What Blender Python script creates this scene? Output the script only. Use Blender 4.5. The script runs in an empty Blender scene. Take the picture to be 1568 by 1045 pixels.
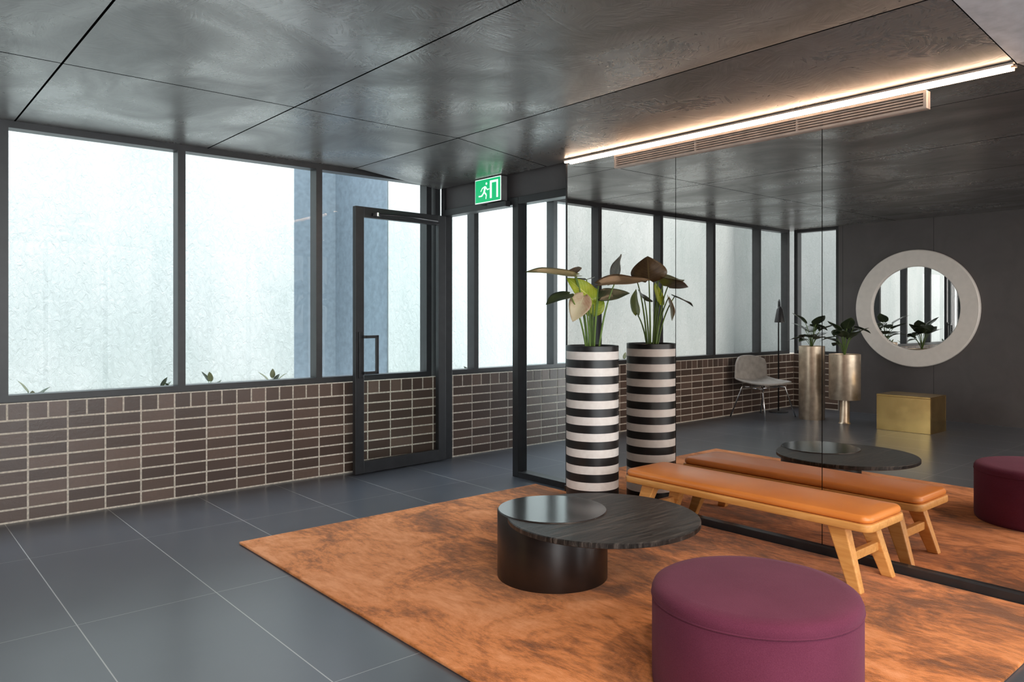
import bpy, bmesh, math, random
from mathutils import Vector, Matrix
random.seed(7)
scene = bpy.context.scene
COL = scene.collection
scene.view_settings.view_transform = 'Standard'

# ------------------------------------------------------------ helpers
def link(o): COL.objects.link(o); return o
def empty(name, loc=(0,0,0), rz=0):
    e = bpy.data.objects.new(name, None); e.location = loc; e.rotation_euler = (0,0,rz)
    e.empty_display_size = .1
    return link(e)
def mesh_obj(name, bm, mat, parent=None, smooth=False, bevel=0, segs=2, loc=None):
    me = bpy.data.meshes.new(name)
    bmesh.ops.recalc_face_normals(bm, faces=bm.faces)
    bm.to_mesh(me); bm.free()
    for m in (mat if isinstance(mat, (list, tuple)) else [mat]):
        me.materials.append(m)
    if smooth:
        for p in me.polygons: p.use_smooth = True
    o = bpy.data.objects.new(name, me); link(o)
    if bevel:
        b = o.modifiers.new('b', 'BEVEL'); b.width = bevel; b.segments = segs; b.limit_method = 'ANGLE'; b.angle_limit = math.radians(40)
        if smooth: b.harden_normals = False
    if parent: o.parent = parent
    if loc: o.location = loc
    return o
def add_box(bm, x0, x1, y0, y1, z0, z1):
    v = [bm.verts.new(p) for p in ((x0,y0,z0),(x1,y0,z0),(x1,y1,z0),(x0,y1,z0),(x0,y0,z1),(x1,y0,z1),(x1,y1,z1),(x0,y1,z1))]
    fs = []
    for f in ((0,3,2,1),(4,5,6,7),(0,1,5,4),(1,2,6,5),(2,3,7,6),(3,0,4,7)):
        fs.append(bm.faces.new([v[i] for i in f]))
    return fs
def box(name, x0, x1, y0, y1, z0, z1, mat, parent=None, bevel=0, segs=2):
    bm = bmesh.new(); add_box(bm, min(x0,x1), max(x0,x1), min(y0,y1), max(y0,y1), z0, z1)
    return mesh_obj(name, bm, mat, parent, bevel=bevel, segs=segs)
def boxes(name, lst, mat, parent=None, bevel=0):
    bm = bmesh.new()
    for b in lst: add_box(bm, *b)
    return mesh_obj(name, bm, mat, parent, bevel=bevel)
def lathe(name, prof, mat, parent=None, seg=64, loc=(0,0,0), smooth=True, cap=True):
    bm = bmesh.new(); rings = []
    for r, z in prof:
        rings.append([bm.verts.new((r*math.cos(2*math.pi*i/seg), r*math.sin(2*math.pi*i/seg), z)) for i in range(seg)])
    for a, b in zip(rings[:-1], rings[1:]):
        for i in range(seg):
            bm.faces.new((a[i], a[(i+1)%seg], b[(i+1)%seg], b[i]))
    if cap:
        bm.faces.new(rings[0]); bm.faces.new(rings[-1])
    o = mesh_obj(name, bm, mat, parent, smooth=smooth)
    o.location = loc
    if smooth:
        e = o.modifiers.new('es', 'EDGE_SPLIT'); e.split_angle = math.radians(40)
    return o
def tube_into(bm, pts, r, seg=10, r2=None):
    pts = [Vector(p) for p in pts]; rings = []
    n = len(pts); up = Vector((0.13, .21, 1)).normalized()
    for i, p in enumerate(pts):
        t = (pts[min(i+1,n-1)] - pts[max(i-1,0)]).normalized()
        a = t.cross(up)
        if a.length < 1e-3: a = t.cross(Vector((1,0,0)))
        a.normalize(); b = t.cross(a).normalized()
        rr = r if r2 is None else r + (r2-r)*i/(n-1)
        rings.append([bm.verts.new(p + a*rr*math.cos(2*math.pi*k/seg) + b*rr*math.sin(2*math.pi*k/seg)) for k in range(seg)])
    for A, B in zip(rings[:-1], rings[1:]):
        for k in range(seg): bm.faces.new((A[k], A[(k+1)%seg], B[(k+1)%seg], B[k]))
    bm.faces.new(rings[0]); bm.faces.new(rings[-1])
def tube(name, pts, r, mat, parent=None, seg=12, r2=None):
    bm = bmesh.new(); tube_into(bm, pts, r, seg, r2)
    return mesh_obj(name, bm, mat, parent, smooth=True)

# ------------------------------------------------------------ node helpers
class NT:
    def __init__(s, name):
        s.m = bpy.data.materials.new(name); s.m.use_nodes = True
        s.t = s.m.node_tree; s.n = s.t.nodes; s.l = s.t.links
        s.p = s.n.get('Principled BSDF'); s.out = s.n.get('Material Output')
    def node(s, ty, **kw):
        nd = s.n.new(ty)
        for k, v in kw.items(): setattr(nd, k, v)
        return nd
    def link(s, a, b): s.l.new(a, b)
    def setin(s, inp, v):
        if hasattr(v, 'is_linked') or isinstance(v, bpy.types.NodeSocket): s.l.new(v, inp)
        else: inp.default_value = v
    def math(s, op, a, b=0, c=None, clamp=False):
        nd = s.node('ShaderNodeMath', operation=op); nd.use_clamp = clamp
        s.setin(nd.inputs[0], a); s.setin(nd.inputs[1], b)
        if c is not None: s.setin(nd.inputs[2], c)
        return nd.outputs[0]
    def pos(s, obj=False):
        if obj: return s.node('ShaderNodeTexCoord').outputs['Object']
        return s.node('ShaderNodeNewGeometry').outputs['Position']
    def sep(s, v):
        nd = s.node('ShaderNodeSeparateXYZ'); s.l.new(v, nd.inputs[0]); return nd.outputs
    def comb(s, x, y, z=0):
        nd = s.node('ShaderNodeCombineXYZ')
        for i, v in enumerate((x, y, z)): s.setin(nd.inputs[i], v)
        return nd.outputs[0]
    def mapping(s, v, scale=(1,1,1), rot=(0,0,0), loc=(0,0,0)):
        nd = s.node('ShaderNodeMapping'); s.l.new(v, nd.inputs[0])
        nd.inputs['Scale'].default_value = scale; nd.inputs['Rotation'].default_value = rot; nd.inputs['Location'].default_value = loc
        return nd.outputs[0]
    def noise(s, v, scale, detail=3, rough=.5, dist=0):
        nd = s.node('ShaderNodeTexNoise'); s.l.new(v, nd.inputs['Vector'])
        nd.inputs['Scale'].default_value = scale; nd.inputs['Detail'].default_value = detail
        nd.inputs['Roughness'].default_value = rough; nd.inputs['Distortion'].default_value = dist
        return nd.outputs[0]
    def maprange(s, v, a, b, c, d):
        nd = s.node('ShaderNodeMapRange'); s.l.new(v, nd.inputs[0])
        for i, x in enumerate((a, b, c, d)): nd.inputs[i+1].default_value = x
        return nd.outputs[0]
    def ramp(s, f, stops):
        nd = s.node('ShaderNodeValToRGB'); s.l.new(f, nd.inputs[0])
        cr = nd.color_ramp
        while len(cr.elements) < len(stops): cr.elements.new(.5)
        for e, (p, c) in zip(cr.elements, stops):
            e.position = p; e.color = (*c, 1) if len(c) == 3 else c
        return nd.outputs[0]
    def mix(s, f, a, b):
        nd = s.node('ShaderNodeMix', data_type='RGBA')
        s.setin(nd.inputs[0], f)
        s.setin(nd.inputs[6], a if not isinstance(a, tuple) else (*a[:3], 1))
        s.setin(nd.inputs[7], b if not isinstance(b, tuple) else (*b[:3], 1))
        return nd.outputs[2]
    def bump(s, h, strength=.3, dist=.01):
        nd = s.node('ShaderNodeBump'); s.l.new(h, nd.inputs['Height'])
        nd.inputs['Strength'].default_value = strength; nd.inputs['Distance'].default_value = dist
        s.l.new(nd.outputs[0], s.p.inputs['Normal'])
    def set(s, **kw):
        names = {'base':'Base Color','rough':'Roughness','metal':'Metallic','spec':'Specular IOR Level','sheen':'Sheen Weight','coat':'Coat Weight'}
        for k, v in kw.items():
            i = s.p.inputs[names[k]]
            if isinstance(v, tuple): v = (*v[:3], 1)
            s.setin(i, v)
        return s
    def grid_line(s, coord, off, period, w):
        a = s.math('SUBTRACT', coord, off); a = s.math('DIVIDE', a, period)
        a = s.math('ADD', a, .5); a = s.math('FRACT', a); a = s.math('SUBTRACT', a, .5); a = s.math('ABSOLUTE', a)
        a = s.math('MULTIPLY', a, period)
        return s.math('LESS_THAN', a, w)

def simple(name, c, rough=.5, metal=0, spec=.5, var=.08, nscale=14, bump=0):
    m = NT(name); n = m.noise(m.pos(True), nscale, 4)
    d = tuple(max(0, x*(1-var*2)) for x in c); l = tuple(min(1, x*(1+var*2)) for x in c)
    m.set(base=m.ramp(n, [(.3, d), (.7, l)]), rough=rough, metal=metal, spec=spec)
    if bump: m.bump(n, bump, .003)
    return m.m

# ceiling: burnished plaster with trowel strokes
m = NT('ceiling_polished_plaster'); P = m.pos(); sx, sy, sz = m.sep(P)
dn = m.node('ShaderNodeTexNoise'); m.link(P, dn.inputs['Vector']); dn.inputs['Scale'].default_value = 4; dn.inputs['Detail'].default_value = 2
vm = m.node('ShaderNodeVectorMath', operation='MULTIPLY_ADD'); m.link(dn.outputs['Color'], vm.inputs[0]); vm.inputs[1].default_value = (.3,.3,.3); m.link(P, vm.inputs[2])
vo = m.node('ShaderNodeTexVoronoi'); m.link(vm.outputs[0], vo.inputs['Vector']); vo.inputs['Scale'].default_value = 8; vo.voronoi_dimensions = '2D'
cr_, cg_, cb_ = m.sep(vo.outputs['Color'])
a = m.math('MULTIPLY', cr_, 6.283); ca = m.math('COSINE', a); sa = m.math('SINE', a)
U = m.math('ADD', m.math('MULTIPLY', sx, ca), m.math('MULTIPLY', sy, sa)); V = m.math('SUBTRACT', m.math('MULTIPLY', sy, ca), m.math('MULTIPLY', sx, sa))
st = m.noise(m.comb(m.math('MULTIPLY', U, 9), m.math('MULTIPLY', V, 55), cg_), 1.0, 2, .5, .4)
n1 = m.noise(m.mapping(P, (1.1, .8, 1), (0,0,.7)), 1.5, 4, .55, .8)
ln = m.math('MAXIMUM', m.grid_line(sx, .789, 1.24, .0055), m.grid_line(sy, 4.39, 3.23, .0055))
fc = m.math('ADD', m.math('MULTIPLY', n1, .80), m.math('MULTIPLY', st, .20))
col = m.ramp(fc, [(.38, (.095,.091,.088)), (.62, (.30,.292,.285))])
inv = m.math('SUBTRACT', 1, ln)
m.set(base=m.mix(ln, col, (.004,.004,.004)), spec=m.math('MULTIPLY', inv, .95), metal=m.math('MULTIPLY', inv, m.maprange(fc, .38, .62, .15, .68)),
      rough=m.math('ADD', m.maprange(st, .3, .7, .0, .07), m.maprange(n1, .35, .65, .33, .21)))
m.bump(st, .13, .008); M_ceil = m.m
M_ceil2 = simple('ceiling_light_plaster', (.45,.45,.47), .6)
# floor tile
m = NT('floor_tile'); P = m.pos(); sx, sy, sz = m.sep(P)
ln = m.math('MAXIMUM', m.grid_line(sx, .73, .6, .0024), m.grid_line(sy, 3.75, 1.2, .0014))
n1 = m.noise(P, 1.6, 4, .5)
col = m.ramp(n1, [(.3, (.074,.081,.098)), (.7, (.090,.098,.116))])
m.set(base=m.mix(ln, col, (.42,.42,.42)), rough=m.math('ADD', m.math('MULTIPLY', n1, .03), .27), spec=.75)
M_floor = m.m
# brick
m = NT('brick_glazed_brown'); P = m.pos()
at = m.node('ShaderNodeAttribute', attribute_name='bc').outputs['Fac']
n1 = m.noise(P, 45, 4, .7); n2 = m.noise(P, 9, 2)
c1 = m.ramp(at, [(0, (.085,.053,.040)), (.5, (.140,.088,.066)), (1, (.20,.132,.102))])
m.set(base=m.mix(m.math('MULTIPLY', n1, .5), c1, (.068,.046,.037)), rough=.32)
m.bump(n1, .3, .004); M_brick = m.m
M_mortar = simple('mortar_cream', (.68,.61,.52), .9, var=.12, nscale=60, bump=.4)
# exterior render
m = NT('exterior_render_white'); P = m.pos(); sx, sy, sz = m.sep(P)
n1 = m.noise(m.mapping(P, (1,1,.35)), 2.2, 5, .6); n2 = m.noise(m.mapping(P,(1,1,.5)), 22, 5, .65, 1)
n3 = m.noise(m.mapping(P, (1,1,.6)), .7, 2)
m.set(base=m.ramp(m.math('ADD', m.math('MULTIPLY', n1, .5), m.math('MULTIPLY', n3, .5)), [(.35, (.225,.250,.243)), (.65, (.305,.318,.313))]), rough=.9)
m.bump(n2, .8, .02); M_ext = m.m
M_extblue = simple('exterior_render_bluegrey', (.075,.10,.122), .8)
M_soil = simple('bed_bounce_pale', (.4,.4,.38), .95, nscale=50, bump=.5)  # bed surface made pale to bounce light onto the light well walls
M_frame = simple('aluminium_black', (.022,.022,.024), .38, 0)
m = NT('wall_dark_panel'); P = m.pos(); sx, sy, sz = m.sep(P); n = m.noise(P, 3, 4, .6, 1)
ln = m.grid_line(sy, 3.91, 1.2, .003)
m.set(base=m.mix(ln, m.ramp(n, [(.3,(.088,.080,.081)),(.7,(.106,.097,.098))]), (.008,.008,.008)), rough=.45); M_wall = m.m
# glass
m = NT('window_glass'); m.n.remove(m.p)
lw = m.node('ShaderNodeLayerWeight'); lw.inputs[0].default_value = .5
f = m.math('POWER', lw.outputs['Facing'], 5); f = m.math('ADD', m.math('MULTIPLY', f, .5), .012, clamp=True)
tr = m.node('ShaderNodeBsdfTransparent'); tr.inputs[0].default_value = (.94,.98,.975,1)
gl = m.node('ShaderNodeBsdfGlossy'); gl.inputs['Roughness'].default_value = .01
mx = m.node('ShaderNodeMixShader'); m.link(f, mx.inputs[0]); m.link(tr.outputs[0], mx.inputs[1]); m.link(gl.outputs[0], mx.inputs[2])
m.link(mx.outputs[0], m.out.inputs[0]); M_glass = m.m
# mirrors
m = NT('bronze_mirror'); n = m.noise(m.pos(), .5, 1)
m.set(base=m.ramp(n, [(0,(.66,.61,.575)),(1,(.70,.65,.615))]), metal=1., rough=.0); M_mir = m.m
m = NT('clear_mirror'); n = m.noise(m.pos(), .5, 1)
m.set(base=m.ramp(n, [(0,(.86,.87,.87)),(1,(.9,.9,.9))]), metal=1., rough=.0); M_mir2 = m.m
# rug
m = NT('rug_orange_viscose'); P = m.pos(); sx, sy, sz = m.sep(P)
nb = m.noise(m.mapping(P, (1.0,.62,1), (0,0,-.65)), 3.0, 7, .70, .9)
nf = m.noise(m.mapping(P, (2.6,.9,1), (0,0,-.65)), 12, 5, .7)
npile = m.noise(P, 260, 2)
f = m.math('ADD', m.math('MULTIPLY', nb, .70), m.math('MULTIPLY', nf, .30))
f = m.math('ADD', f, m.math('MULTIPLY', m.math('SUBTRACT', 2.85, sx), .035))  # sheen painted into the pile colour: lighter towards low x
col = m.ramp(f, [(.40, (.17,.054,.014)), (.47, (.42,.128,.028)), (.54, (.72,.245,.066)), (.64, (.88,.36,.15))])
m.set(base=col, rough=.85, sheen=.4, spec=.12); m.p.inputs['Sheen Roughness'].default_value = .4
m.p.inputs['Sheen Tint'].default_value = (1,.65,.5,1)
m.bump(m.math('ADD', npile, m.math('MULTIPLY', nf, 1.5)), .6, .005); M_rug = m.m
# furniture
m = NT('tan_leather'); P = m.pos(True); n = m.noise(P, 160, 3, .6); n0 = m.noise(P, 3, 2)
m.set(base=m.ramp(n0, [(.3,(.70,.215,.040)),(.7,(.80,.27,.058))]), rough=.30, spec=.5); m.bump(n, .12, .002); M_leather = m.m
m = NT('oak_golden'); P = m.pos(True); n = m.noise(m.mapping(P, (14, 1.2, 14)), 3, 5, .6, .8)
m.set(base=m.ramp(n, [(.3,(.62,.27,.065)),(.7,(.80,.41,.13))]), rough=.42); m.bump(n, .08, .002); M_oak = m.m
m = NT('black_stained_oak'); P = m.pos(True); n = m.noise(m.mapping(P, (1.6, 26, 3), (0,0,.3)), 2.0, 7, .72, .6)
m.set(base=m.ramp(n, [(.38,(.004,.0035,.003)),(.5,(.026,.022,.020)),(.64,(.11,.092,.080))]), spec=.35, rough=m.math('ADD', m.math('MULTIPLY', n, .25), .24)); m.bump(n, .6, .004); M_blk = m.m
M_drum = simple('black_bronze_metal', (.026,.015,.011), .32, .2)
M_drumtop = simple('black_gloss_inlay', (.035,.035,.037), .13, 0)
m = NT('plum_wool'); P = m.pos(True); n = m.noise(P, 300, 2, .6); n0 = m.noise(P, 4, 3)
m.set(base=m.ramp(m.math('ADD', m.math('MULTIPLY', n, .6), m.math('MULTIPLY', n0, .4)), [(.3,(.092,.017,.038)),(.7,(.15,.034,.066))]), rough=.9, sheen=.12, spec=.12)
m.p.inputs['Sheen Tint'].default_value = (.9,.6,.7,1)
m.bump(n, .5, .002); M_plum = m.m
m = NT('striped_lacquer'); P = m.pos(True); sx, sy, sz = m.sep(P)
b = m.math('FRACT', m.math('DIVIDE', m.math('SUBTRACT', 1.145, sz), .108)); b = m.math('LESS_THAN', b, .5)
n = m.noise(P, 30, 2)
m.set(base=m.mix(b, m.ramp(n, [(.3,(.82,.78,.75)),(.7,(.89,.86,.83))]), (.012,.012,.013)), rough=.35); M_stripe = m.m
M_soil2 = simple('potting_bark', (.05,.035,.025), .95, nscale=60, bump=.5)
M_champ = simple('champagne_metal', (.68,.56,.43), .36, .85)
M_brass = simple('brass_polished', (.90,.60,.23), .2, 1, nscale=5)
M_white = simple('white_lacquer', (.88,.84,.79), .4, var=.02)
M_chrome = simple('chrome', (.7,.7,.7), .15, 1)
M_taupe = simple('taupe_upholstery', (.38,.35,.32), .8)
M_grille = simple('grille_beige_metal', (.60,.49,.42), .4, .2)
M_green = NT('exit_sign_green'); n = M_green.noise(M_green.pos(), 5); M_green.set(base=M_green.ramp(n,[(0,(.0,.36,.13)),(1,(.0,.42,.16))]), rough=.4)
M_green.p.inputs['Emission Color'].default_value = (0,.5,.17,1); M_green.p.inputs['Emission Strength'].default_value = .8; M_green = M_green.m
M_swhite = NT('exit_sign_white'); n = M_swhite.noise(M_swhite.pos(), 5); M_swhite.set(base=M_swhite.ramp(n,[(0,(.8,.8,.8)),(1,(.9,.9,.9))]))
M_swhite.p.inputs['Emission Color'].default_value = (.9,1,.95,1); M_swhite.p.inputs['Emission Strength'].default_value = .8; M_swhite = M_swhite.m
M_shell = simple('sign_housing_grey', (.12,.12,.12), .5)
def emis(name, c, s):
    m = NT(name); m.set(base=c); m.p.inputs['Emission Color'].default_value = (*c,1); m.p.inputs['Emission Strength'].default_value = s; return m.m
M_led = emis('led_diffuser', (1,.68,.45), 30)
M_fill_lens = emis('fill_downlight_lens', (1,.9,.8), 6)  # glowing lens of the added fill fixtures

# ------------------------------------------------------------ room constants
CZ = 2.62; WX = -2.33; NY = 5.86; MX = 4.12; DX = 4.20; EX = 7.2; SY = -2.7; MT = 2.528

box('floor', WX-.2, EX, SY-.2, NY+.3, -.15, 0, M_floor)
def ceiling_piece(name, y0, y1, yw, mat):
    bm = bmesh.new(); add_box(bm, WX-.2, EX, y0, y1, CZ, CZ+.2)
    A = [bm.verts.new((3.27, y, CZ)) for y in (y0, yw)]; B = [bm.verts.new((4.139, y, MT)) for y in (y0, yw)]; C = [bm.verts.new((4.139, y, CZ)) for y in (y0, yw)]
    bm.faces.new((A[0],A[1],B[1],B[0])); bm.faces.new((B[0],B[1],C[1],C[0])); bm.faces.new((A[0],B[0],C[0])); bm.faces.new((A[1],C[1],B[1])); bm.faces.new((A[0],C[0],C[1],A[1]))
    mesh_obj(name, bm, mat)
ceiling_piece('ceiling', 1.16, 6.2, 5.86, M_ceil)
ceiling_piece('ceiling_back', SY-.2, 1.16, 1.16, M_ceil2)
# west wall
box('wall_west', WX-.2, WX, SY-.2, 5.17, 0, CZ, M_wall)
box('wall_east', 4.14, 4.36, SY-.2, 4.14, 0, CZ, M_wall)
box('wall_corridor', 4.36, EX, 3.98, 4.14, 0, CZ, M_wall)

# brick walls with real bricks
def brick_run(bm, bmm, x0, x1, face, axis, sgn, phase, layer):
    def put(a0, a1, z0, z1):
        d0, d1 = (face, face - sgn*.06)
        j = random.uniform(-.0015, .0015); d0 += j
        if axis == 'x': fs = add_box(bm, a0, a1, min(d0,d1), max(d0,d1), z0, z1)
        else: fs = add_box(bm, min(d0,d1), max(d0,d1), a0, a1, z0, z1)
        v = random.random()
        for f in fs:
            for l in f.loops: l[layer] = (v, v, v, 1)
    J = .0125; PT = .23; H = .0825
    k = math.floor((x0-phase)/PT)
    while phase + k*PT < x1:
        a0 = max(x0, phase + k*PT + J/2); a1 = min(x1, phase + (k+1)*PT - J/2)
        if a1 - a0 > .02:
            for r in range(8): put(a0, a1, .012 + r*H, .012 + r*H + H - J)
            for (s0, s1) in ((0,.5),(.5,1)):
                b0 = phase+(k+s0)*PT + J/2; b1 = phase+(k+s1)*PT - J/2
                b0 = max(b0, x0); b1 = min(b1, x1)
                if b1-b0 > .02: put(b0, b1, .012+8*H, .772)
        k += 1
def brick_wall(name, runs, mortars):
    e = empty(name); bm = bmesh.new(); lay = bm.loops.layers.color.new('bc')
    for r in runs: brick_run(bm, None, *r, lay)
    mesh_obj('bricks', bm, M_brick, e)
    boxes('mortar', mortars, M_mortar, e)
brick_wall('wall_north_brick', [(WX, EX, NY, 'x', -1, .857)], [(WX-.2, EX, NY+.003, NY+.22, 0, .778)])
brick_wall('wall_west_brick', [(5.18, NY, WX, 'y', 1, 5.17)], [(WX-.2, WX-.003, 5.17, NY+.003, 0, .778)])

# ------------------------------------------------------------ windows
def window_x(name, xs, y, z0, z1, w=.055, d=.11):
    e = empty(name); L = []
    for x in xs: L.append((x-w/2, x+w/2, y, y+d, z0+.045, z1-.045))
    L.append((xs[0]-w/2, xs[-1]+w/2, y, y+d, z0, z0+.045)); L.append((xs[0]-w/2, xs[-1]+w/2, y, y+d, z1-.045, z1))
    boxes('frame', L, M_frame, e)
    for i in range(len(xs)-1):
        bm = bmesh.new(); yy = y+d*.5
        bm.faces.new([bm.verts.new(p) for p in ((xs[i],yy,z0+.03),(xs[i+1],yy,z0+.03),(xs[i+1],yy,z1-.03),(xs[i],yy,z1-.03))])
        mesh_obj('pane_%d' % (i+1), bm, M_glass, e)
def window_y(name, ys, x, z0, z1, w=.055, d=.11):
    e = empty(name); L = []
    for y in ys: L.append((x, x+d, y-w/2, y+w/2, z0+.045, z1-.045))
    L.append((x, x+d, ys[0]-w/2, ys[-1]+w/2, z0, z0+.045)); L.append((x, x+d, ys[0]-w/2, ys[-1]+w/2, z1-.045, z1))
    boxes('frame', L, M_frame, e)
    for i in range(len(ys)-1):
        bm = bmesh.new(); xx = x+d*.5
        bm.faces.new([bm.verts.new(p) for p in ((xx,ys[i],z0+.03),(xx,ys[i+1],z0+.03),(xx,ys[i+1],z1-.03),(xx,ys[i],z1-.03))])
        mesh_obj('pane_%d' % (i+1), bm, M_glass, e)
window_x('window_1', [-2.27,-1.49,-.38,.727,1.839,2.948,4.06], 5.90, .78, CZ)
window_x('window_2', [4.16,4.62,5.70,7.17], 5.90, .78, CZ)
window_y('window_3', [5.20, 5.84], WX-.15, .78, CZ)
window_x('window_4', [WX+.03,-1.2,0,1.2,2.4,3.3,4.1], SY-.15, 0, CZ)
window_y('window_5', [4.17,5.0,5.83], EX-.12, 0, CZ)

# ------------------------------------------------------------ exterior light well
box('exterior_wall_left', -5.2, 3.97, 8.6, 8.8, -.15, 4.2, M_ext)
box('exterior_wall_right', 5.28, 13, 8.6, 10.2, -.15, 4.2, M_ext)
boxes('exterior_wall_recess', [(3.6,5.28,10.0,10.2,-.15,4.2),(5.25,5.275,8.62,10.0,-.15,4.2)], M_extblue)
box('exterior_wall_west', -5.2, -5.0, 3.0, 8.6, -.15, 4.2, M_ext)
box('planting_bed', -4.9, 12, 6.17, 8.59, -.15, .60, M_soil)

# ------------------------------------------------------------ door screen
e = empty('door_frame_screen')
boxes('frame', [
  (DX-.03, DX+.07, 5.82, 5.86, 0, CZ), (DX-.03, DX+.07, 4.765, 4.835, 0, 2.335), (DX-.03, DX+.07, 4.14, 4.175, 0, CZ),
  (DX-.03, DX+.07, 4.835, 5.82, 2.275, 2.335), (DX-.03, DX+.07, 4.175, 4.765, 2.275, 2.335), (DX-.03,DX+.07,4.175,4.765,0,.05)], M_frame, e, bevel=.003)
boxes('transom_panel', [(DX+.0, DX+.05, 4.175, 5.82, 2.335, CZ)], M_wall, e)
bm = bmesh.new(); bm.faces.new([bm.verts.new(p) for p in ((DX+.02,4.17,.04),(DX+.02,4.77,.04),(DX+.02,4.77,2.29),(DX+.02,4.17,2.29))])
mesh_obj('sidelight_pane', bm, M_glass, e)

# door leaf (open, folded back along window wall)
hx, hy = 4.155, 5.79; fx, fy = 3.175, 5.72
ang = math.atan2(fy-hy, fx-hx)
W = math.hypot(fx-hx, fy-hy)
e = empty('door_1', (hx, hy, 0), ang)
Z1 = 2.27
boxes('leaf_frame', [(0,.085,-.022,.022,.01,Z1),(W-.085,W,-.022,.022,.01,Z1),(.085,W-.085,-.022,.022,.01,.11),(.085,W-.085,-.022,.022,Z1-.09,Z1)], M_frame, e, bevel=.002)
bm = bmesh.new(); bm.faces.new([bm.verts.new(p) for p in ((.08,0,.1),(W-.08,0,.1),(W-.08,0,Z1-.08),(.08,0,Z1-.08))])
mesh_obj('leaf_pane', bm, M_glass, e)
hz = .85
bm = bmesh.new()
for (a, b, c, d_, e_, f_) in [(W-.20,W-.172,.055,.075,hz,hz+.33),(W-.20,W-.06,.055,.075,hz+.305,hz+.33),(W-.20,W-.06,.055,.075,hz,hz+.025),
                              (W-.075,W-.055,.022,.075,hz+.305,hz+.33),(W-.075,W-.055,.022,.075,hz,hz+.025),(W-.075,W-.03,.022,.035,hz-.03,hz+.36)]:
    add_box(bm, a, b, c, d_, e_, f_)
mesh_obj('pull_handle', bm, M_frame, e, bevel=.003)
boxes('closer_rail', [(.08, W-.16, .022, .045, Z1-.075, Z1-.05)], M_frame, e)
tube('closer_arm', [(.12,.05,Z1-.06),(.45,.06,Z1-.05),(.78,.05,Z1-.06)], .009, M_frame, e)
lathe('closer_knob', [(.0,0),(.02,0),(.02,.03),(0,.03)], M_chrome, e, 16, (W-.2,.05,Z1-.075), cap=False)

# exit sign on the transom
e = empty('exit_sign', (0,0,-.036))
XS = DX-.10
box('housing', XS, DX-.032, 4.90, 5.25, 2.352, 2.56, M_shell, e, bevel=.004)
box('rim', XS-.002, XS, 4.900, 5.25, 2.352, 2.56, M_swhite, e)
box('face', XS-.005, XS-.002, 4.908, 5.242, 2.36, 2.552, M_green, e)
def sign_poly(bm, pts, x=XS-.007):
    f = bm.faces.new([bm.verts.new((x, 5.242 - .334*s, 2.36 + .192*t)) for s, t in pts]); return f
bm = bmesh.new()
sign_poly(bm, [(.60,.12),(.68,.12),(.68,.80),(.86,.80),(.86,.12),(.93,.12),(.93,.90),(.60,.90)])
def limb(a, b, w):
    ax, ay = a; bx, by = b; dx, dy = bx-ax, (by-ay)*.575; L = math.hypot(dx, dy); nx, ny = -dy/L*w, dx/L*w/.575
    sign_poly(bm, [(ax+nx,ay+ny),(bx+nx,by+ny),(bx-nx,by-ny),(ax-nx,ay-ny)])
limb((.42,.68),(.36,.42),.035); limb((.37,.44),(.46,.30),.022); limb((.46,.30),(.44,.12),.018)
limb((.36,.42),(.27,.28),.022); limb((.27,.28),(.14,.28),.018)
limb((.41,.68),(.29,.62),.015); limb((.29,.62),(.23,.48),.014); limb((.42,.67),(.50,.52),.015); limb((.50,.52),(.58,.55),.013)
sign_poly(bm, [(.46+.034*math.cos(a*math.pi/6), .80+.06*math.sin(a*math.pi/6)) for a in range(12)])
mesh_obj('running_man', bm, M_swhite, e)
boxes('door_closer_body', [(DX-.09, DX-.032, 4.86, 5.10, 2.298, 2.345)], M_frame, e, bevel=.004)  # black door closer body below the sign

# ------------------------------------------------------------ mirror wall, LED, grille
e = empty('wall_mirror')
ys = [4.138, 3.12, 2.11, 1.10, .10]
for i in range(4):
    box('mirror_panel_%d' % (i+1), MX, MX+.012, ys[i+1]+.0025, ys[i]-.0025, .055, MT, M_mir, e)
box('backing', MX+.012, 4.14, .10, 4.139, .05, MT, M_frame, e)
boxes('edge_trim', [(MX-.004, MX+.02, 4.138, 4.15, 0, MT)], M_frame, e)
box('baseboard_mirror', MX-.03, 4.139, .10, 4.138, 0, .055, M_frame, bevel=.003)
e = empty('linear_led_light')
box('diffuser', 4.084, 4.100, 1.18, 4.13, 2.508, 2.520, M_led, e)
box('housing', 4.080, 4.104, 1.17, 4.135, 2.520, 2.530, M_grille, e)
e = empty('air_conditioning_grille')
L = [(4.095, MX-.001, 1.55, 3.64, 2.476, 2.488), (4.095, MX-.001, 1.55, 3.64, 2.398, 2.410), (4.095,MX-.001,1.55,1.565,2.41,2.476), (4.095,MX-.001,3.625,3.64,2.41,2.476)]
for i in range(4): L.append((4.098, MX-.003, 1.565, 3.625, 2.420+i*.0145, 2.4265+i*.0145))
for y in (2.25, 2.95): L.append((4.100, MX-.002, y, y+.008, 2.41, 2.476))
boxes('louvres', L, M_grille, e)

# ------------------------------------------------------------ round mirror
e = empty('round_mirror', (WX, 4.13, 1.44))
def ring(name, r0, r1, t, mat, parent):
    o = lathe(name, [(r0,0),(r1,0),(r1,t-.01),(r1-.01,t),(r0+.01,t),(r0,t-.01),(r0,0)], mat, parent, 96, cap=False)
    o.rotation_euler = (0, math.pi/2, 0); return o
ring('frame', .55, .77, .06, M_white, e)
o = lathe('mirror_disc', [(.56,.0),(.56,.02)], M_mir2, e, 96); o.rotation_euler = (0, math.pi/2, 0)

# ------------------------------------------------------------ rug
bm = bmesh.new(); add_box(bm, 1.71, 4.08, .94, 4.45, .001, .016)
mesh_obj('rug', bm, M_rug, bevel=.006)

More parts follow.
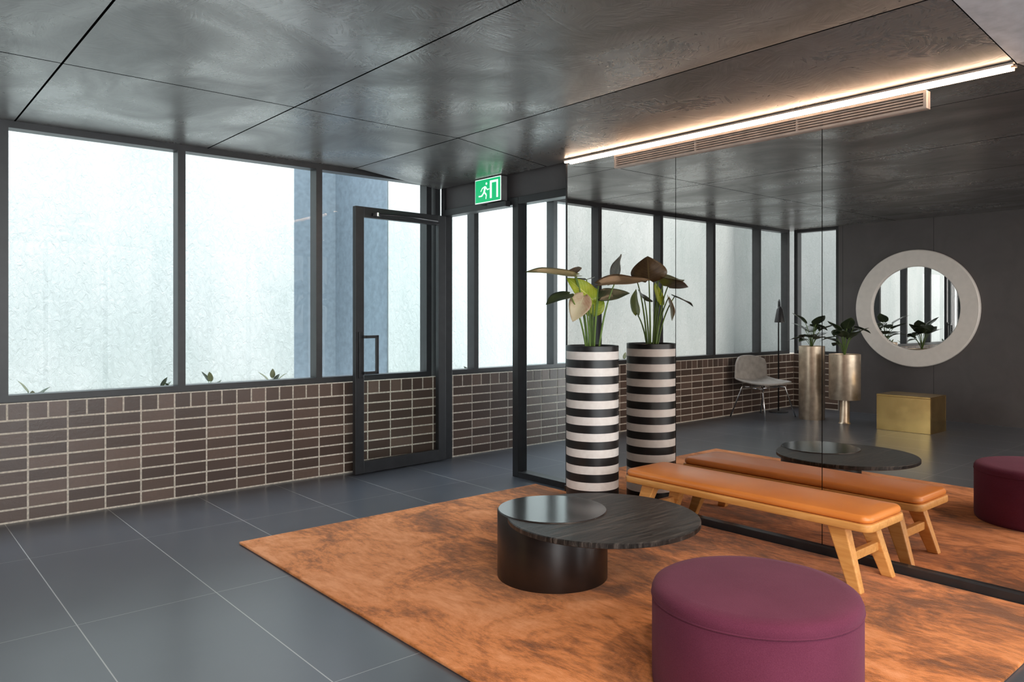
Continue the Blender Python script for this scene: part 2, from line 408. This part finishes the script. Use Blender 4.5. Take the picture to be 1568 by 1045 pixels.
# ------------------------------------------------------------ coffee table
e = empty('coffee_table', (2.72, 2.84, .016))
T = .338
lathe('drum_base', [(.283,0),(.283,T-.006),(.279,T)], M_drum, e, 96)
lathe('inlay_top', [(.276,T),(.276,T+.002),(.0,T+.002)], M_drumtop, e, 96, cap=False)
lathe('round_top', [(.47,T-.030),(.478,T-.026),(.478,T-.007),(.474,T-.003),(.0,T-.003)], M_blk, e, 128, (.11,-.25,0), cap=True)

# ------------------------------------------------------------ bench
e = empty('bench', (3.825, 2.385, .016))
def rounded_slab(name, hx_, hy_, z0, z1, rc, er, mat, parent, crown=0):
    bm = bmesh.new()
    n = 8
    def outline(ins):
        pts = []
        for cx, cy, a0 in ((hx_-rc, hy_-rc, 0), (-hx_+rc, hy_-rc, 90), (-hx_+rc, -hy_+rc, 180), (hx_-rc, -hy_+rc, 270)):
            for i in range(n+1):
                a = math.radians(a0 + 90*i/n); pts.append((cx+(rc-ins)*math.cos(a), cy+(rc-ins)*math.sin(a)))
        return pts
    rings = []
    prof = [(er, z0)] + [(er*(1-math.sin(math.radians(t))), z0+er*.5*(1-math.cos(math.radians(t)))) for t in (45,90)]
    prof += [(er*(1-math.cos(math.radians(t))), z1-er+er*math.sin(math.radians(t))) for t in (0,22,45,67,90)]
    for ins, z in prof: rings.append([bm.verts.new((x,y,z)) for x,y in outline(ins)])
    for A, B in zip(rings[:-1], rings[1:]):
        N = len(A)
        for i in range(N): bm.faces.new((A[i], A[(i+1)%N], B[(i+1)%N], B[i]))
    bm.faces.new(rings[0])
    last = rings[-1]; N = len(last)
    r2 = [bm.verts.new((v.co.x*.6, v.co.y*.93, v.co.z+crown)) for v in last]
    for i in range(N): bm.faces.new((last[i], last[(i+1)%N], r2[(i+1)%N], r2[i]))
    bm.faces.new(r2)
    return mesh_obj(name, bm, mat, parent, smooth=True)
rounded_slab('seat_frame', .205, .765, .300, .338, .05, .008, M_oak, e)
rounded_slab('seat_cushion', .198, .758, .338, .378, .05, .022, M_leather, e, .010)
def leg(bm, top, bot, wt, wb, dt, db):
    tx, ty, tz = top; bx, by, bz = bot
    v = []
    for (cx, cy, cz, w, d) in ((bx,by,bz,wb,db),(tx,ty,tz,wt,dt)):
        for sx_, sy_ in ((-1,-1),(1,-1),(1,1),(-1,1)): v.append(bm.verts.new((cx+sx_*w/2, cy+sy_*d/2, cz)))
    for f in ((0,3,2,1),(4,5,6,7),(0,1,5,4),(1,2,6,5),(2,3,7,6),(3,0,4,7)): bm.faces.new([v[i] for i in f])
bm = bmesh.new()
for sy_ in (-1,1):
    for sx_ in (-1,1):
        leg(bm, (sx_*.145, sy_*.585, .300), (sx_*.175, sy_*.69, 0), .060, .042, .095, .060)
mesh_obj('legs', bm, M_oak, e, bevel=.006)
bm = bmesh.new()
for sy_ in (-1,1):
    add_box(bm, -.155, .155, sy_*.640-.016, sy_*.640+.016, .13, .175)
    add_box(bm, -.13, .13, sy_*.59-.02, sy_*.59+.02, .262, .300)
mesh_obj('stretchers', bm, M_oak, e, bevel=.004)

# ------------------------------------------------------------ ottoman
e = empty('ottoman', (2.448, 1.508, .016)); R = .3615; H = .364
prof = [(R-.01,0),(R-.002,.01),(R,.03),(R,H-.055),(R-.004,H-.047)]
lathe('upholstered_side', [(0,0)]+prof, M_plum, e, 96, cap=False)
lathe('seat_pad', [(R-.004,H-.047),(R+.001,H-.042),(R+.001,H-.028),(R-.006,H-.012),(R-.022,H-.002),(R-.06,H+.002),(0,H+.004)], M_plum, e, 96, cap=False)
o = tube('piping', [((R)*math.cos(a*math.pi/48), (R)*math.sin(a*math.pi/48), H-.045) for a in range(97)], .0035, M_plum, e, 8)

# ------------------------------------------------------------ leaves
def leaf_mat(name, c1, c2, vein, rough=.35):
    m = NT(name); uv = m.node('ShaderNodeUVMap').outputs[0]; u, v, _ = m.sep(uv)
    av = m.math('ABSOLUTE', m.math('SUBTRACT', v, .5))
    mid = m.math('LESS_THAN', av, .02)
    w = m.math('FRACT', m.math('MULTIPLY', m.math('SUBTRACT', u, m.math('MULTIPLY', av, .7)), 9)); w = m.math('LESS_THAN', w, .10)
    n = m.noise(m.pos(True), 12, 4, .6)
    base = m.mix(m.math('MAXIMUM', mid, m.math('MULTIPLY', w, .5)), m.ramp(n, [(.35, c1), (.65, c2)]), vein)
    m.set(base=base, rough=rough); m.bump(w, .2, .002)
    return m.m
LM_brown = leaf_mat('leaf_bronze', (.075,.045,.022), (.15,.10,.05), (.20,.16,.07))
LM_lime = leaf_mat('leaf_lime', (.24,.34,.02), (.42,.48,.04), (.6,.65,.2))
LM_cream = leaf_mat('leaf_cream', (.60,.52,.34), (.45,.27,.17), (.6,.55,.35))
LM_dark = leaf_mat('leaf_dark', (.018,.03,.016), (.05,.07,.03), (.09,.11,.05), .3)
LM_olive = leaf_mat('leaf_olive', (.09,.10,.03), (.17,.17,.07), (.3,.3,.12))
M_stem = simple('petiole_green', (.13,.22,.04), .45)
def leaf(name, base, tip, normal, width, mat, parent, droop=.12, cup=.18, wav=.02, cord=.10):
    base = Vector(base); tip = Vector(tip); d = (tip-base); L = d.length; d.normalize()
    n = Vector(normal); n = (n - d*n.dot(d)).normalized(); s = d.cross(n)
    bm = bmesh.new(); uvl = bm.loops.layers.uv.new('UVMap'); NS, NTt = 18, 8
    g = []
    ph = random.random()*6
    for i in range(NS+1):
        u = i/NS; row = []
        w = (math.sin(math.pi*min(1,(u**.62)))**.85 if u < 1 else 0)*width/2
        if u == 0: w = width*.10
        for j in range(NTt+1):
            t = j/NTt*2-1
            back = cord*L*(abs(t)**1.5)*(1-u)**3
            p = base + d*(L*u - back) + s*(w*t) + n*(cup*w*abs(t)**1.4 - droop*L*u*u + wav*width*math.sin(9*u+ph)*abs(t))
            row.append(bm.verts.new(p))
        g.append(row)
    for i in range(NS):
        for j in range(NTt):
            f = bm.faces.new((g[i][j], g[i+1][j], g[i+1][j+1], g[i][j+1]))
            for l, (a, b) in zip(f.loops, ((i,j),(i+1,j),(i+1,j+1),(i,j+1))): l[uvl].uv = (a/NS, b/NTt)
    me_o = mesh_obj(name, bm, mat, parent, smooth=True)
    so = me_o.modifiers.new('s','SOLIDIFY'); so.thickness = .0015
    return me_o
def arc(p0, p1, bow, n=10):
    p0 = Vector(p0); p1 = Vector(p1); mid = Vector((p0.x*.72+p1.x*.28, p0.y*.72+p1.y*.28, p0.z*.35+p1.z*.65+bow))
    return [p0*(1-t)**2 + mid*2*t*(1-t) + p1*t*t for t in [i/n for i in range(n+1)]]

# striped planter with its plant
PC = (3.807, 3.58, .016)
Hh = 1.129
e = empty('potted_plant', PC)
lathe('striped_pot', [(0,0),(.174,0),(.178,.004),(.178,Hh-.003),(.175,Hh),(.166,Hh),(.163,Hh-.003),(.163,Hh-.07),(0,Hh-.07)], M_stripe, e, 96, cap=False)
lathe('soil', [(.162,Hh-.069),(.1,Hh-.045),(0,Hh-.04)], M_soil2, e, 32, cap=False)
Rv = Vector((.7577,-.6526,0)); Fv = Vector((.6526,.7577,0))
def pp(a, b, z): return Rv*a + Fv*b + Vector((0,0,z-.016))
specs = [
 (pp(-.12,-.10,1.615), pp(-.46,-.25,1.640), (0,-.35,1), .20, LM_olive, .02),
 (pp(-.13,-.06,1.63), pp(-.10,.10,1.70), (-.5,-.2,.7), .10, LM_brown, .10),
 (pp(.00,-.05,1.45), pp(-.17,-.06,1.61), (-.3,-.85,.35), .16, LM_lime, .10),
 (pp(-.07,-.13,1.48), pp(-.15,-.17,1.31), (-.75,-.6,.15), .15, LM_cream, .05),
 (pp(-.17,-.18,1.49), pp(-.33,-.34,1.44), (-.35,-.4,1), .12, LM_dark, .10),
 (pp(.17,.02,1.60), pp(.195,.03,1.77), (-.79,.50,.1), .26, LM_brown, .02),
 (pp(.03,-.12,1.56), pp(.36,-.20,1.585), (-.1,-.5,1), .22, LM_brown, .02),
 (pp(.05,.05,1.47), pp(.26,.05,1.53), (-.2,-.7,.9), .14, LM_dark, .18),
 (pp(.0,.10,1.36), pp(.04,.12,1.54), (.75,.3,.4), .17, LM_lime, .05),
 (pp(-.03,.10,1.60), pp(-.10,.32,1.60), (0,.2,1), .17, LM_dark, .10),
]
for i, (b, t, nn, w, mt, dr) in enumerate(specs):
    leaf('leaf_%d' % (i+1), b, t, nn, w, mt, e, dr)
    bx = Vector((b.x*.25, b.y*.25, Hh-.05))
    tube('petiole_%d' % (i+1), arc(bx, b, .0), .0075, M_stem, e, 8, .004)

def small_plant(parent, z, n, rad, hgt, mats, wid, sr=.004):
    for i in range(n):
        a = i*2.399 + random.random()*.4; r = rad*(.6+.4*random.random()); hh = hgt*(.35+.65*random.random())
        b = Vector((math.cos(a)*r*.35, math.sin(a)*r*.35, z+hh*.70)); t = Vector((math.cos(a)*r, math.sin(a)*r, z+hh*(1.0 if i%3 else .6)))
        leaf('leaf_%d' % (i+1), b, t, (-math.cos(a)*.4, -math.sin(a)*.4, 1), wid, mats[i % len(mats)], parent, .12)
        tube('stem_%d' % (i+1), arc((0,0,z-.01), b, 0, 6), sr, M_stem, parent, 6)
e = empty('potted_rubber_plant', (-1.21, 4.98, 0))
lathe('cylinder_pot', [(0,0),(.158,0),(.16,.004),(.16,.947),(.157,.95),(.15,.95),(.15,.90),(0,.90)], M_champ, e, 64, cap=False)
small_plant(e, .91, 13, .32, .52, [LM_dark], .16)
e = empty('potted_rubber_plant', (-1.12, 4.50, 0))
lathe('pedestal_pot', [(0,.30),(.183,.30),(.185,.304),(.185,.862),(.182,.865),(.172,.865),(.172,.82),(0,.82)], M_champ, e, 64, cap=False)
lathe('pedestal_foot', [(0,0),(.075,0),(.06,.02),(.06,.30)], M_champ, e, 48, cap=False)
small_plant(e, .83, 13, .34, .56, [LM_dark], .17)

# brass side table
e = empty('brass_side_table', (-1.17, 3.73, 0))
boxes('folded_sheet', [(-.23,.23,-.30,.30,.40,.42),(.21,.23,-.30,.30,0,.40),(-.23,-.21,-.30,.30,0,.40),(-.21,.21,.28,.30,0,.40),(-.21,.21,-.30,-.28,0,.40)], M_brass, e, bevel=.003)

# floor lamp
e = empty('floor_lamp', (-1.50, 5.62, 0))
lathe('base', [(0,0),(.13,0),(.13,.012),(.01,.02),(0,.02)], M_frame, e, 40, cap=False)
tube('pole', [(0,0,.015),(0,0,1.50),(.012,-.01,1.545),(.05,-.04,1.56),(.075,-.06,1.53),(.08,-.065,1.46)], .010, M_frame, e)
lathe('shade', [(.012,.22),(.040,.18),(.07,.02),(.072,0),(.066,0),(.03,.18)], M_frame, e, 32, (.08,-.065,1.25), cap=False)

# chair
e = empty('lounge_chair', (-.90, 5.50, 0), math.radians(4)); e.scale = (1.28,1.0,1.05)
bm = bmesh.new(); NU, NV = 20, 22; g = []
for i in range(NV+1):
    v = i/NV; row = []
    for j in range(NU+1):
        u = j/NU*2-1
        if v < .5:
            s_ = v/.5; y = -.24+.42*s_; z = .43-.02*math.sin(math.pi*s_)+.03*u*u*(.4+s_); wx = .27
            z -= .02*(1-s_)**4
        elif v < .62:
            s_ = (v-.5)/.12; y = .18+.06*math.sin(s_*math.pi/2); z = .43+.07*(1-math.cos(s_*math.pi/2))+.042*u*u*(1-s_*.5); wx = .27+.01*s_
        else:
            s_ = (v-.62)/.38; y = .24+.05*s_; z = .50+.27*s_-.05*s_*abs(u)**3; wx = .28-.01*s_
        wx *= (1-.10*max(0,(v-.85)/.15)**2) * (1-.12*max(0,(.12-v)/.12)**2)
        yy = y - .10*u*u*max(0,(v-.45)/.55)**.7
        row.append(bm.verts.new((wx*u, yy, z)))
    g.append(row)
for i in range(NV):
    for j in range(NU): bm.faces.new((g[i][j], g[i+1][j], g[i+1][j+1], g[i][j+1]))
o = mesh_obj('shell', bm, M_taupe, e, smooth=True); so = o.modifiers.new('s','SOLIDIFY'); so.thickness = .028; o.modifiers.new('ss','SUBSURF').levels = 1
bm = bmesh.new()
for sx_ in (-1,1):
    tube_into(bm, [(sx_*.26,-.27,.0),(sx_*.19,-.17,.38),(sx_*.15,-.12,.395)], .009)
    tube_into(bm, [(sx_*.26,.27,.0),(sx_*.19,.15,.38),(sx_*.15,.10,.395)], .009)
    tube_into(bm, [(sx_*.19,-.17,.375),(sx_*.19,.15,.375)], .008)
tube_into(bm, [(-.19,-.14,.38),(.19,-.14,.38)], .008); tube_into(bm, [(-.19,.12,.38),(.19,.12,.38)], .008)
mesh_obj('legs', bm, M_chrome, e, smooth=True)

# outside weeds
for (x, y) in ((.95,6.32),(1.80,6.30),(2.22,6.37),(2.72,6.32),(4.9,6.37)):
    e = empty('weed_plant', (x, y, .602)); small_plant(e, .01, 9, .12, .30, [LM_dark, LM_olive], .045, .002)

# ------------------------------------------------------------ lights
def fill_downlight(x, y, power, z=CZ-.003, r=.09):  # unseen ceiling fixtures added out of frame as interior fill light
    e = empty('added_fill_downlight', (x, y, z))
    lathe('trim_ring', [(r,0),(r+.02,0),(r+.02,-.006),(r,-.006),(r,0)], M_frame, e, 32, cap=False)
    lathe('lens', [(0,-.001),(r,-.001)], M_fill_lens, e, 32, cap=False)
    l = bpy.data.lights.new('lamp', 'AREA'); l.shape = 'DISK'; l.size = r*2; l.energy = power; l.color = (1,.85,.70)
    o = bpy.data.objects.new('lamp', l); link(o); o.parent = e; o.location = (0,0,-.02)
for x in (-1.2, .6, 2.4):
    for y in (.2, -1.4): fill_downlight(x, y, 28)

def portal(name, loc, rot, sx_, sy_):
    l = bpy.data.lights.new(name, 'AREA'); l.shape = 'RECTANGLE'; l.size = sx_; l.size_y = sy_; l.cycles.is_portal = True
    o = bpy.data.objects.new(name, l); link(o); o.location = loc; o.rotation_euler = rot
portal('window_portal', ((WX+4.1)/2, SY-.2, 1.3), (math.radians(90),0,0), 6.5, 2.6)
portal('lightwell_portal', (4, 8.2, 4.25), (0,0,0), 20, 4.2)

sl = bpy.data.lights.new('sun', 'SUN'); sl.energy = 6.5; sl.angle = math.radians(12); sl.color = (1,.98,.95)
so = bpy.data.objects.new('sun', sl); link(so)
d = Vector((.12, .68, -1)); so.rotation_euler = d.to_track_quat('-Z', 'Y').to_euler()

w = bpy.data.worlds.new('sky'); scene.world = w; w.use_nodes = True
bg = w.node_tree.nodes['Background']
tc = w.node_tree.nodes.new('ShaderNodeTexCoord'); sp = w.node_tree.nodes.new('ShaderNodeSeparateXYZ'); rp = w.node_tree.nodes.new('ShaderNodeValToRGB')
w.node_tree.links.new(tc.outputs['Generated'], sp.inputs[0]); w.node_tree.links.new(sp.outputs[2], rp.inputs[0]); w.node_tree.links.new(rp.outputs[0], bg.inputs[0])
rp.color_ramp.elements[0].color = (.97,.98,1,1); rp.color_ramp.elements[1].color = (.75,.87,1,1)
bg.inputs[1].default_value = 6

# ------------------------------------------------------------ camera
cam = bpy.data.cameras.new('camera'); cam.sensor_width = 36; cam.lens = 36*1167/1568; cam.shift_y = -39.5/1568
o = bpy.data.objects.new('camera', cam); link(o); o.location = (0,0,1.35); o.rotation_euler = (math.radians(90),0,math.radians(-40.74))
scene.camera = o
